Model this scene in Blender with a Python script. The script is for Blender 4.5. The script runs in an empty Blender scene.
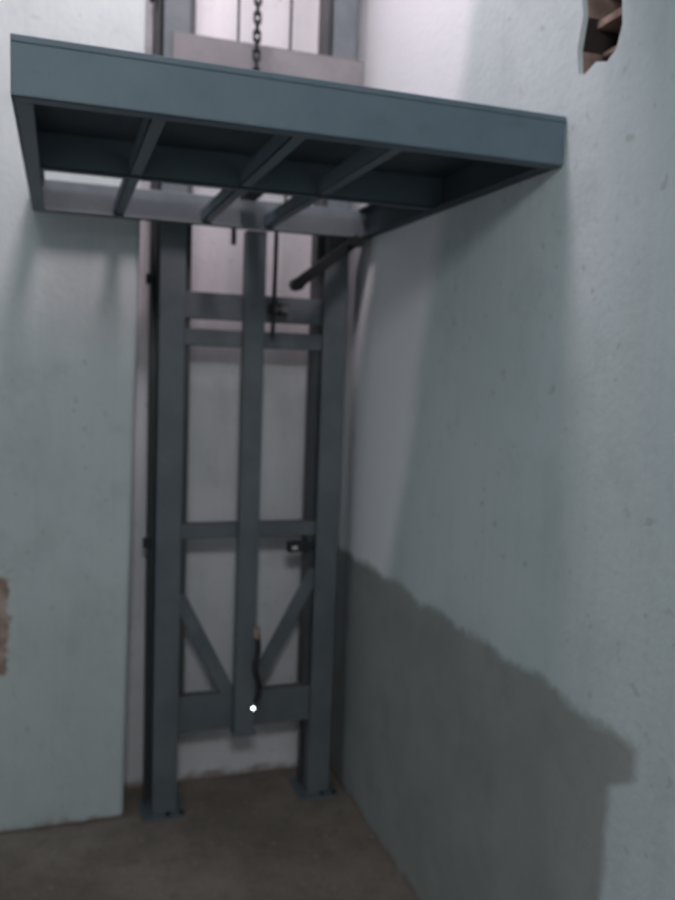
import bpy, bmesh, math, random
from mathutils import Vector, Matrix
random.seed(4)
sc=bpy.context.scene
sc.view_settings.view_transform='Standard'
sc.view_settings.look='None'

# ---------------------------------------------------------------- materials
def new_mat(name):
    m=bpy.data.materials.new(name); m.use_nodes=True
    nt=m.node_tree; b=nt.nodes['Principled BSDF']
    return m,nt,b
def N(nt,t,**k):
    n=nt.nodes.new(t)
    for a,v in k.items(): setattr(n,a,v)
    return n
def mixc(nt,fac,a,b,mode='MIX'):
    n=N(nt,'ShaderNodeMix',data_type='RGBA',blend_type=mode)
    for s,v in ((n.inputs[0],fac),(n.inputs[6],a),(n.inputs[7],b)):
        if hasattr(v,'is_output'): nt.links.new(v,s)
        elif isinstance(v,(int,float)): s.default_value=v
        else: s.default_value=(*v,1)
    return n.outputs[2]
def math_(nt,op,*v,clamp=False):
    n=N(nt,'ShaderNodeMath',operation=op,use_clamp=clamp)
    for i,x in enumerate(v):
        if hasattr(x,'is_output'): nt.links.new(x,n.inputs[i])
        else: n.inputs[i].default_value=x
    return n.outputs[0]
def noise(nt,vec,scale,detail=4,rough=.5,xyz=(1,1,1)):
    mp=N(nt,'ShaderNodeMapping'); mp.inputs['Scale'].default_value=xyz
    nt.links.new(vec,mp.inputs['Vector'])
    n=N(nt,'ShaderNodeTexNoise'); n.inputs['Scale'].default_value=scale
    n.inputs['Detail'].default_value=detail; n.inputs['Roughness'].default_value=rough
    nt.links.new(mp.outputs[0],n.inputs['Vector'])
    return n.outputs['Fac']
def ramp(nt,v,lo,hi):
    n=N(nt,'ShaderNodeMapRange',interpolation_type='SMOOTHSTEP')
    n.inputs['From Min'].default_value=lo; n.inputs['From Max'].default_value=hi
    nt.links.new(v,n.inputs['Value']); return n.outputs['Result']
def bump(nt,b,h,strength=.3,dist=.01):
    n=N(nt,'ShaderNodeBump'); n.inputs['Strength'].default_value=strength; n.inputs['Distance'].default_value=dist
    nt.links.new(h,n.inputs['Height']); nt.links.new(n.outputs[0],b.inputs['Normal'])

def plaster(name,c1,c2,dirt=(.30,.28,.25),extra=None):
    m,nt,b=new_mat(name)
    tc=N(nt,'ShaderNodeTexCoord').outputs['Object']
    col=mixc(nt,ramp(nt,noise(nt,tc,1.6,5,.6),.35,.68),c1,c2)
    st=noise(nt,tc,9,3,.6,(1,1,.2))
    col=mixc(nt,math_(nt,'MULTIPLY',ramp(nt,st,.5,.8),.2),col,tuple(x*.75 for x in c1))
    st2=noise(nt,tc,40,2,.5,(1,1,.05))
    col=mixc(nt,math_(nt,'MULTIPLY',ramp(nt,st2,.5,.75),.10),col,tuple(x*.7 for x in c1))
    bl=noise(nt,tc,6,6,.7)
    col=mixc(nt,math_(nt,'MULTIPLY',ramp(nt,bl,.50,.66),.28),col,tuple(x*.78 for x in c1))
    sp=ramp(nt,noise(nt,tc,34,2,.5),.66,.75)
    col=mixc(nt,math_(nt,'MULTIPLY',sp,.35),col,dirt)
    sep=N(nt,'ShaderNodeSeparateXYZ'); nt.links.new(tc,sep.inputs[0])
    if extra: col=extra(nt,tc,sep,col)
    # grime near the floor
    g=math_(nt,'ADD',sep.outputs[2],math_(nt,'MULTIPLY',noise(nt,tc,14,4),.08))
    inv=math_(nt,'SUBTRACT',1.0,ramp(nt,g,.04,.075))
    col=mixc(nt,math_(nt,'MULTIPLY',inv,.8),col,(.24,.17,.14))
    nt.links.new(col,b.inputs['Base Color']); b.inputs['Roughness'].default_value=.85
    h=math_(nt,'ADD',noise(nt,tc,55,5),math_(nt,'MULTIPLY',noise(nt,tc,5,3),1.5))
    bump(nt,b,h,.25,.006)
    return m
def cement(nt,tc,sep,col):
    # paler colour towards the corner of the shaft
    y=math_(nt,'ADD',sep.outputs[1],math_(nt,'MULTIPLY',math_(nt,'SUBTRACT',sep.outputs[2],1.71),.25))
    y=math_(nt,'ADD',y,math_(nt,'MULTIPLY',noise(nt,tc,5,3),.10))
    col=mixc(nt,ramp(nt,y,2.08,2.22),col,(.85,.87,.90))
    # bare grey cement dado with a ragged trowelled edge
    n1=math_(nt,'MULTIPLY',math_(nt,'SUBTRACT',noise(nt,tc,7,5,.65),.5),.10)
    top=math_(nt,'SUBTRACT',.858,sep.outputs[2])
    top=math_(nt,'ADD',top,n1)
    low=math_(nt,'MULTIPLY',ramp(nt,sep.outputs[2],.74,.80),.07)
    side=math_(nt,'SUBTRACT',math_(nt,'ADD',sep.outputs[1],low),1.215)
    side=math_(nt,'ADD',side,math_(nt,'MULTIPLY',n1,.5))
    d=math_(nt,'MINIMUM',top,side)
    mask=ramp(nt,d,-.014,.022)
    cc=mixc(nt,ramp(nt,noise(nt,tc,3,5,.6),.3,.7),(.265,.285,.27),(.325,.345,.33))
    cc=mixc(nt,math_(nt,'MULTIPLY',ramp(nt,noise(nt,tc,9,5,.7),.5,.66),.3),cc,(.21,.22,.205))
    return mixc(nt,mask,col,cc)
def brickmask(nt,tc,sep,col):
    n1=math_(nt,'MULTIPLY',math_(nt,'SUBTRACT',noise(nt,tc,12,4,.6),.5),.10)
    dx=math_(nt,'SUBTRACT',-.146,sep.outputs[0])
    dz=math_(nt,'SUBTRACT',.165,math_(nt,'ABSOLUTE',math_(nt,'SUBTRACT',sep.outputs[2],.67)))
    d=math_(nt,'ADD',math_(nt,'MINIMUM',dx,dz),n1)
    mask=ramp(nt,d,-.004,.010)
    cc=mixc(nt,ramp(nt,noise(nt,tc,18,3),.4,.6),(.50,.38,.32),(.32,.23,.19))
    return mixc(nt,mask,col,cc)
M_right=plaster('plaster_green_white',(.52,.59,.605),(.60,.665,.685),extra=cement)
M_left=plaster('plaster_white',(.54,.59,.595),(.62,.665,.67),extra=brickmask)
M_back=plaster('plaster_shaft',(.74,.73,.75),(.82,.80,.83))

def paint(name,c,c2,rough=.45,metal=.2):
    m,nt,b=new_mat(name)
    tc=N(nt,'ShaderNodeTexCoord').outputs['Object']
    col=mixc(nt,ramp(nt,noise(nt,tc,6,5,.65),.35,.7),c,c2)
    col=mixc(nt,math_(nt,'MULTIPLY',ramp(nt,noise(nt,tc,30,3),.62,.72),.25),col,tuple(x*.7 for x in c))
    nt.links.new(col,b.inputs['Base Color'])
    b.inputs['Roughness'].default_value=rough; b.inputs['Metallic'].default_value=metal
    bump(nt,b,noise(nt,tc,40,3),.1,.003)
    return m
M_plat=paint('blue_grey_paint',(.108,.15,.183),(.127,.174,.207),.55,0)
M_plat_in=paint('blue_grey_dark',(.050,.066,.080),(.066,.085,.100),.65,0)  # darker blue-grey for the deck sheet and one side channel
M_mast=paint('steel_grey_paint',(.115,.135,.15),(.155,.175,.19),.5,.05)
M_dark=paint('dark_steel',(.025,.027,.03),(.04,.04,.042),.5,.4)
M_guide=paint('guide_rail_steel',(.055,.06,.066),(.08,.08,.088),.5,.1)
M_galv=paint('upper_beam_steel',(.19,.18,.19),(.235,.225,.23),.5,.1)

m,nt,b=new_mat('concrete_floor'); M_floor=m
tc=N(nt,'ShaderNodeTexCoord').outputs['Object']
c=mixc(nt,ramp(nt,noise(nt,tc,2.5,6,.65),.35,.7),(.20,.16,.135),(.31,.255,.22))
c=mixc(nt,math_(nt,'MULTIPLY',ramp(nt,noise(nt,tc,11,6,.7),.5,.68),.5),c,(.15,.125,.11))
c=mixc(nt,ramp(nt,noise(nt,tc,30,4,.7),.60,.72),c,(.38,.33,.30))
nt.links.new(c,b.inputs['Base Color']); b.inputs['Roughness'].default_value=.9
bump(nt,b,noise(nt,tc,22,6,.7),.5,.012)
m,nt,b=new_mat('clay_brick'); M_brick=m
tc=N(nt,'ShaderNodeTexCoord').outputs['Object']
c=mixc(nt,ramp(nt,noise(nt,tc,20,4),.35,.65),(.20,.13,.11),(.36,.25,.21))
nt.links.new(c,b.inputs['Base Color']); b.inputs['Roughness'].default_value=.95
bump(nt,b,noise(nt,tc,60,4),.6,.01)
m,nt,b=new_mat('brick_cavity'); b.inputs['Base Color'].default_value=(.035,.025,.022,1); b.inputs['Roughness'].default_value=1; M_cav=m
m,nt,b=new_mat('white_label'); b.inputs['Base Color'].default_value=(.75,.75,.72,1); M_white=m
m,nt,b=new_mat('lamp_glow'); b.inputs['Emission Color'].default_value=(.85,.97,1,1); b.inputs['Emission Strength'].default_value=7; M_glow=m

# ---------------------------------------------------------------- mesh helpers
class MB:
    def __init__(s): s.bm=bmesh.new(); s.mats=[]
    def _mi(s,m):
        if m not in s.mats: s.mats.append(m)
        return s.mats.index(m)
    def box(s,a,b_,mat):
        mi=s._mi(mat)
        a=Vector(a);b_=Vector(b_)
        r=bmesh.ops.create_cube(s.bm,size=1)
        c=(a+b_)/2; d=b_-a
        for v in r['verts']: v.co=Vector((v.co.x*abs(d.x),v.co.y*abs(d.y),v.co.z*abs(d.z)))+c
        for f in {f for v in r['verts'] for f in v.link_faces}: f.material_index=mi
        return r['verts']
    def bar(s,p,q,w,h,mat,up=(0,1,0)):
        mi=s._mi(mat); p=Vector(p);q=Vector(q); d=q-p; L=d.length; z=d.normalized()
        y=Vector(up); y=(y-z*y.dot(z)).normalized(); x=y.cross(z)
        R=Matrix((x,y,z)).transposed()
        r=bmesh.ops.create_cube(s.bm,size=1)
        for v in r['verts']: v.co=R@Vector((v.co.x*w,v.co.y*h,v.co.z*L))+(p+q)/2
        for f in {f for v in r['verts'] for f in v.link_faces}: f.material_index=mi
    def cyl(s,p,q,r1,mat,r2=None,seg=24):
        mi=s._mi(mat); p=Vector(p);q=Vector(q); d=q-p
        R=d.to_track_quat('Z','Y').to_matrix().to_4x4(); R.translation=(p+q)/2
        r=bmesh.ops.create_cone(s.bm,cap_ends=True,segments=seg,radius1=r1,radius2=r1 if r2 is None else r2,depth=d.length,matrix=R)
        for f in {f for v in r['verts'] for f in v.link_faces}:
            f.material_index=mi; f.smooth=len(f.verts)==4
    def obj(s,name,bev=.002,parent=None):
        bmesh.ops.recalc_face_normals(s.bm,faces=s.bm.faces)
        me=bpy.data.meshes.new(name); s.bm.to_mesh(me); s.bm.free()
        for m in s.mats: me.materials.append(m)
        o=bpy.data.objects.new(name,me); sc.collection.objects.link(o)
        if bev:
            md=o.modifiers.new('bevel','BEVEL'); md.width=bev; md.segments=2; md.limit_method='ANGLE'
        if parent: o.parent=parent
        return o
def empty(name):
    e=bpy.data.objects.new(name,None); sc.collection.objects.link(e); return e
def tube(name,pts,r,mat,parent=None):
    cu=bpy.data.curves.new(name,'CURVE'); cu.dimensions='3D'; cu.bevel_depth=r; cu.bevel_resolution=3; cu.use_fill_caps=True
    sp=cu.splines.new('NURBS'); sp.points.add(len(pts)-1); sp.use_endpoint_u=True; sp.order_u=3
    for i,p in enumerate(pts): sp.points[i].co=(*p,1)
    cu.materials.append(mat)
    o=bpy.data.objects.new(name,cu); sc.collection.objects.link(o)
    if parent: o.parent=parent
    return o

# ---------------------------------------------------------------- room
XR=.96; YL=2.65; YB=2.85; XE=.215; TOP=3.7
b=MB(); b.box((-2.2,-2.2,-.1),(XR+.2,YB+.15,0),M_floor); b.obj('floor',0)
b=MB(); b.box((.15,YB,0),(XR+.2,YB+.15,TOP),M_back); b.obj('wall_back',0)
b=MB(); vs=b.box((-2.2,YL,0),(XE,YB+.15,TOP),M_left)
for v in vs:
    if v.co.x>0: v.co.x=.200 if v.co.z<1 else .262      # plastered edge is out of plumb
b.obj('wall_left',.014)
# right wall slab with a knocked-out hole
b=MB(); bm=b.bm; mi=b._mi(M_right); mj=b._mi(M_brick); mc=b._mi(M_cav)
outer=[(-2.2,0),(YB,0),(YB,TOP),(-2.2,TOP)]
hole=[(1.462,2.082),(1.44,2.076),(1.405,2.088),(1.37,2.078),(1.345,2.092),(1.332,2.13),(1.338,2.18),(1.328,2.24),(1.345,2.30),(1.40,2.315),(1.45,2.30),(1.468,2.24),(1.458,2.19),(1.470,2.13)]
def loop(pts,x):
    vs=[bm.verts.new((x,p[0],p[1])) for p in pts]
    return vs,[bm.edges.new((vs[i],vs[(i+1)%len(vs)])) for i in range(len(vs))]
vo,eo=loop(outer,XR); vh,eh=loop(hole,XR)
r=bmesh.ops.triangle_fill(bm,use_beauty=True,edges=eo+eh)
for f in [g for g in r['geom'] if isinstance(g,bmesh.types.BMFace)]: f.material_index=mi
vm,em=loop(hole,XR+.012)
vb,eb=loop(hole,XR+.15)
n=len(hole)
for i in range(n):
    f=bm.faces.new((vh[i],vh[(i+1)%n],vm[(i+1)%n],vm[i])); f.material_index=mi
    f=bm.faces.new((vm[i],vm[(i+1)%n],vb[(i+1)%n],vb[i])); f.material_index=mj if i%3 else mc
f=bm.faces.new(vb); f.material_index=mc
vo2,eo2=loop(outer,XR+.2)
for i in range(4):
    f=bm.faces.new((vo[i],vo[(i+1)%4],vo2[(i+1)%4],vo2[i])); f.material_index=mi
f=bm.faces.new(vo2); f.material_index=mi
# broken hollow-brick webs inside the hole
for (ya,za,yb_,zb,x0) in ((1.34,2.122,1.46,2.130,1.012),(1.345,2.172,1.46,2.186,.995),(1.34,2.238,1.46,2.246,1.01),(1.392,2.13,1.401,2.30,1.02)):
    b.box((x0,ya,za),(XR+.15,yb_,zb),M_brick)
b.obj('wall_right',0)
# storey slab in front of the open shaft
b=MB(); b.box((-2.2,-2.2,2.66),(XR,1.47,2.84),M_left); b.obj('ceiling',0)

# ---------------------------------------------------------------- lift platform
P=empty('lift_platform')
x0,x1,y0,y1,z0,z1=-.077,.958,1.492,2.626,1.914,2.010
t=.006; fl=.034
b=MB()  # C channel frame, webs outside and flanges inward
b.box((x0,y0,z0),(x1,y0+t,z1),M_plat); b.box((x0,y0,z0),(x1,y0+fl,z0+t),M_plat); b.box((x0,y0-.003,z1-.012),(x1,y0+fl,z1),M_plat)
b.obj('front_channel',.002,P)
b=MB()
b.box((x0,y0+t,z0),(x0+t,y1,z1),M_plat); b.box((x0+t,y0+fl,z0),(x0+fl,y1,z0+t),M_plat); b.box((x0+t,y0+fl,z1-t),(x0+fl,y1,z1),M_plat)
b.obj('side_channel_a',.002,P)
b=MB()
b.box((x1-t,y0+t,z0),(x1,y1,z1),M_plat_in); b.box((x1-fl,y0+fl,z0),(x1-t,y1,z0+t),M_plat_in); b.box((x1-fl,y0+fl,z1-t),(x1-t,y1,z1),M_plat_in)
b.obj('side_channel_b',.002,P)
b=MB()
b.box((x0+t,y1-t,z0),(x1-t,y1,z1-.004),M_mast); b.box((x0+t,y1-fl,z0-.001),(x1-t,y1,z0+t),M_mast)
b.obj('rear_channel',.002,P)
b=MB()
b.box((x0+t,2.04,z0+.004),(x1-t,2.05,z1-.012),M_plat); b.box((x0+t,2.04,z0+.004),(x1-t,2.075,z0+.010),M_plat)
b.obj('middle_crossbeam',.002,P)
b=MB()
for xc in (.165,.425,.622):
    b.box((xc-.014,y0+t,z0+.008),(xc+.014,y1-t,z0+.012),M_plat)
    b.box((xc-.014,y0+t,z0+.008),(xc-.010,y1-t,z0+.045),M_plat)
b.obj('joists',.001,P)
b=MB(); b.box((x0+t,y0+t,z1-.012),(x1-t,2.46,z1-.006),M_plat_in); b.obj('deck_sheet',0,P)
# stay arm under the platform
b=MB()
b.bar((.92,2.60,1.912),(.72,2.58,1.757),.034,.022,M_dark)
b.cyl((.712,2.555,1.750),(.712,2.605,1.750),.020,M_dark)
b.box((.875,2.57,1.885),(.93,2.612,1.914),M_dark)
b.obj('stay_arm',.001,P)

# ---------------------------------------------------------------- mast
Mm=empty('lift_mast')
def column(name,xa,xb,ztop,gl,gr):
    b=MB(); ya=2.635; yb=2.735
    b.box((xa,ya,0.006),(xb,ya+.006,ztop),M_mast)
    b.box((xa,ya+.006,0.006),(xa+.006,yb,ztop),M_mast)
    b.box((xb-.006,ya+.006,0.006),(xb,yb,ztop),M_mast)
    # rear guide angle, wider and darker
    b.box((xa-gl,yb,0.006),(xb+gr,yb+.008,ztop),M_guide)
    b.box((xa-gl,yb-.03,0.006),(xa-gl+.006,yb,ztop),M_guide)
    b.box((xa-.035,ya-.03,0),(xb+.025,yb+.03,.008),M_mast)
    for z in (.9,1.75,2.6):
        b.cyl((xa-gl-.012,yb-.012,z),(xa-gl+.012,yb-.012,z),.018,M_dark,seg=6)
    for dx in (-.03,.015):
        b.cyl((xb+dx,ya-.016,.008),(xb+dx,ya-.016,.018),.008,M_dark,seg=6)
    return b.obj(name,.002,Mm)
column('column_left',.292,.370,3.6,.022,.004)
column('column_right',.824,.900,3.6,.010,.036)
b=MB()
def xbar(zc,h,y=2.655,mat=M_mast):
    b.box((.370,y,zc-h),(.824,y+.006,zc+h),mat)
    b.box((.370,y,zc+h-.005),(.824,y+.035,zc+h),mat)
    b.box((.370,y,zc-h),(.824,y+.035,zc-h+.005),mat)
xbar(1.672,.042); xbar(1.572,.027); xbar(.947,.025); xbar(.332,.062)
b.box((.318,2.628,2.385),(.925,2.634,2.475),M_galv); b.box((.318,2.628,2.47),(.925,2.68,2.476),M_galv)
xbar(3.2,.04)
b.obj('crossbars',.002,Mm)
b=MB()
b.bar((.366,2.66,.735),(.555,2.66,.36),.046,.008,M_mast)
b.bar((.83,2.66,.80),(.605,2.66,.37),.046,.008,M_mast)
b.obj('diagonal_braces',.001,Mm)
b=MB()
for xa in (.370,.800):
    b.box((xa,2.66,.28),(xa+.020,2.73,3.6),M_guide)
b.obj('inner_guides',.001,Mm)
b=MB()
b.box((.64,2.64,1.655),(.70,2.656,1.69),M_dark)
b.cyl((.655,2.62,1.672),(.655,2.64,1.672),.012,M_galv)
b.cyl((.685,2.62,1.672),(.685,2.64,1.672),.012,M_galv)
b.obj('clamp_plate',.001,Mm)
# central flat post running from the base crossbar up to the platform
b=MB()
b.box((.552,2.600,.275),(.616,2.606,1.908),M_mast)
b.box((.552,2.606,.275),(.558,2.652,1.908),M_mast)
b.box((.610,2.606,.275),(.616,2.652,1.908),M_mast)
b.box((.545,2.596,.262),(.623,2.655,.276),M_mast)
b.obj('centre_post',.0015,Mm)
b=MB(); b.cyl((.610,2.590,.358),(.610,2.594,.358),.0050,M_glow); b.cyl((.610,2.594,.358),(.610,2.602,.358),.011,M_dark); b.obj('pilot_lamp',0,Mm)

def chain(name,x,y,za,zb,pitch=.026,r=.0035):
    bm=bmesh.new(); z=za; k=0
    while z<zb:
        hl=pitch*.36; R=.0085; pts=[]
        for i in range(16):
            a=2*math.pi*i/16; pts.append((R*math.cos(a),R*math.sin(a)+(hl if math.sin(a)>0 else -hl)))
        rings=[]
        for i,(px,pz) in enumerate(pts):
            a=pts[i-1];c=pts[(i+1)%16]; tg=Vector((c[0]-a[0],0,c[1]-a[1])).normalized(); nn=Vector((0,1,0)).cross(tg)
            ring=[]
            for j in range(6):
                t=2*math.pi*j/6; v=Vector((px,0,pz))+nn*math.cos(t)*r+Vector((0,1,0))*math.sin(t)*r
                if k%2: v=Vector((v.y,v.x,v.z))
                ring.append(bm.verts.new(v+Vector((x,y,z))))
            rings.append(ring)
        for i in range(16):
            for j in range(6):
                f=bm.faces.new((rings[i][j],rings[i][(j+1)%6],rings[(i+1)%16][(j+1)%6],rings[(i+1)%16][j])); f.smooth=True
        z+=pitch; k+=1
    bmesh.ops.recalc_face_normals(bm,faces=bm.faces)
    me=bpy.data.meshes.new(name); bm.to_mesh(me); bm.free(); me.materials.append(M_dark)
    o=bpy.data.objects.new(name,me); sc.collection.objects.link(o); return o
chain('lifting_chain',.546,2.50,2.034,3.5,.026,.0042)
b=MB(); b.box((.525,2.455,z1-.012),(.575,2.60,z1-.002),M_dark); b.cyl((.546,2.50,z1-.002),(.546,2.50,z1+.002),.010,M_dark); b.obj('chain_anchor',0,P)
Cc=empty('control_cable')
tube('cable_drop',[(.646,2.60,1.91),(.648,2.61,1.75),(.645,2.61,1.58)],.007,M_dark,Cc)
tube('cable_upper_a',[(.525,2.67,1.99),(.522,2.67,2.7),(.525,2.67,3.5)],.004,M_dark,Cc)
tube('cable_upper_b',[(.69,2.67,1.99),(.692,2.67,2.7),(.69,2.67,3.5)],.004,M_dark,Cc)
tube('stub',[(.510,2.60,1.91),(.510,2.60,1.86)],.008,M_dark,Cc)
Hh=empty('hydraulic_hose')
tube('hose',[(.616,2.585,.385),(.634,2.575,.43),(.604,2.58,.50),(.626,2.585,.56),(.614,2.585,.62)],.009,M_dark,Hh)
b=MB(); b.cyl((.614,2.585,.60),(.613,2.588,.635),.011,M_brick); b.obj('hose_fitting',.001,Hh)
Ls=empty('limit_switch')
b=MB(); b.box((.725,2.63,.870),(.798,2.66,.906),M_dark); b.cyl((.798,2.65,.886),(.824,2.65,.886),.008,M_dark)
b.obj('switch_body',.002,Ls)
b=MB(); b.box((.738,2.628,.882),(.756,2.63,.892),M_white); b.obj('label',0,Ls)

# ---------------------------------------------------------------- lights
def area(name,loc,tgt,size,power,col,sy=None):
    l=bpy.data.lights.new(name,'AREA'); l.size=size; l.energy=power; l.color=col
    if sy: l.shape='RECTANGLE'; l.size_y=sy
    o=bpy.data.objects.new(name,l); o.location=loc
    o.rotation_euler=(Vector(tgt)-Vector(loc)).to_track_quat('-Z','Y').to_euler(); sc.collection.objects.link(o)
area('shaft_daylight',(.3,1.75,3.65),(.45,2.1,2.0),.4,29,(1,.86,.91))
area('room_light',(-.1,-.6,2.6),(.4,2.2,1.0),.5,26,(.92,.97,1))
w=bpy.data.worlds.new('world'); sc.world=w; w.use_nodes=True
w.node_tree.nodes['Background'].inputs[0].default_value=(.84,.94,1,1)
w.node_tree.nodes['Background'].inputs[1].default_value=.30

# ---------------------------------------------------------------- camera
cam=bpy.data.cameras.new('camera'); co=bpy.data.objects.new('camera',cam); sc.collection.objects.link(co); sc.camera=co
cam.sensor_fit='VERTICAL'; cam.sensor_height=36; cam.sensor_width=27; cam.lens=33.2; cam.clip_start=.02
R=Matrix(((.9483,-.0023,-.3173),(-.3152,.1079,-.9429),(.0364,.9942,.1016))).to_4x4()
R.translation=(0,0,1.5); co.matrix_world=R
cam.dof.use_dof=True; cam.dof.focus_distance=.8; cam.dof.aperture_fstop=5.2
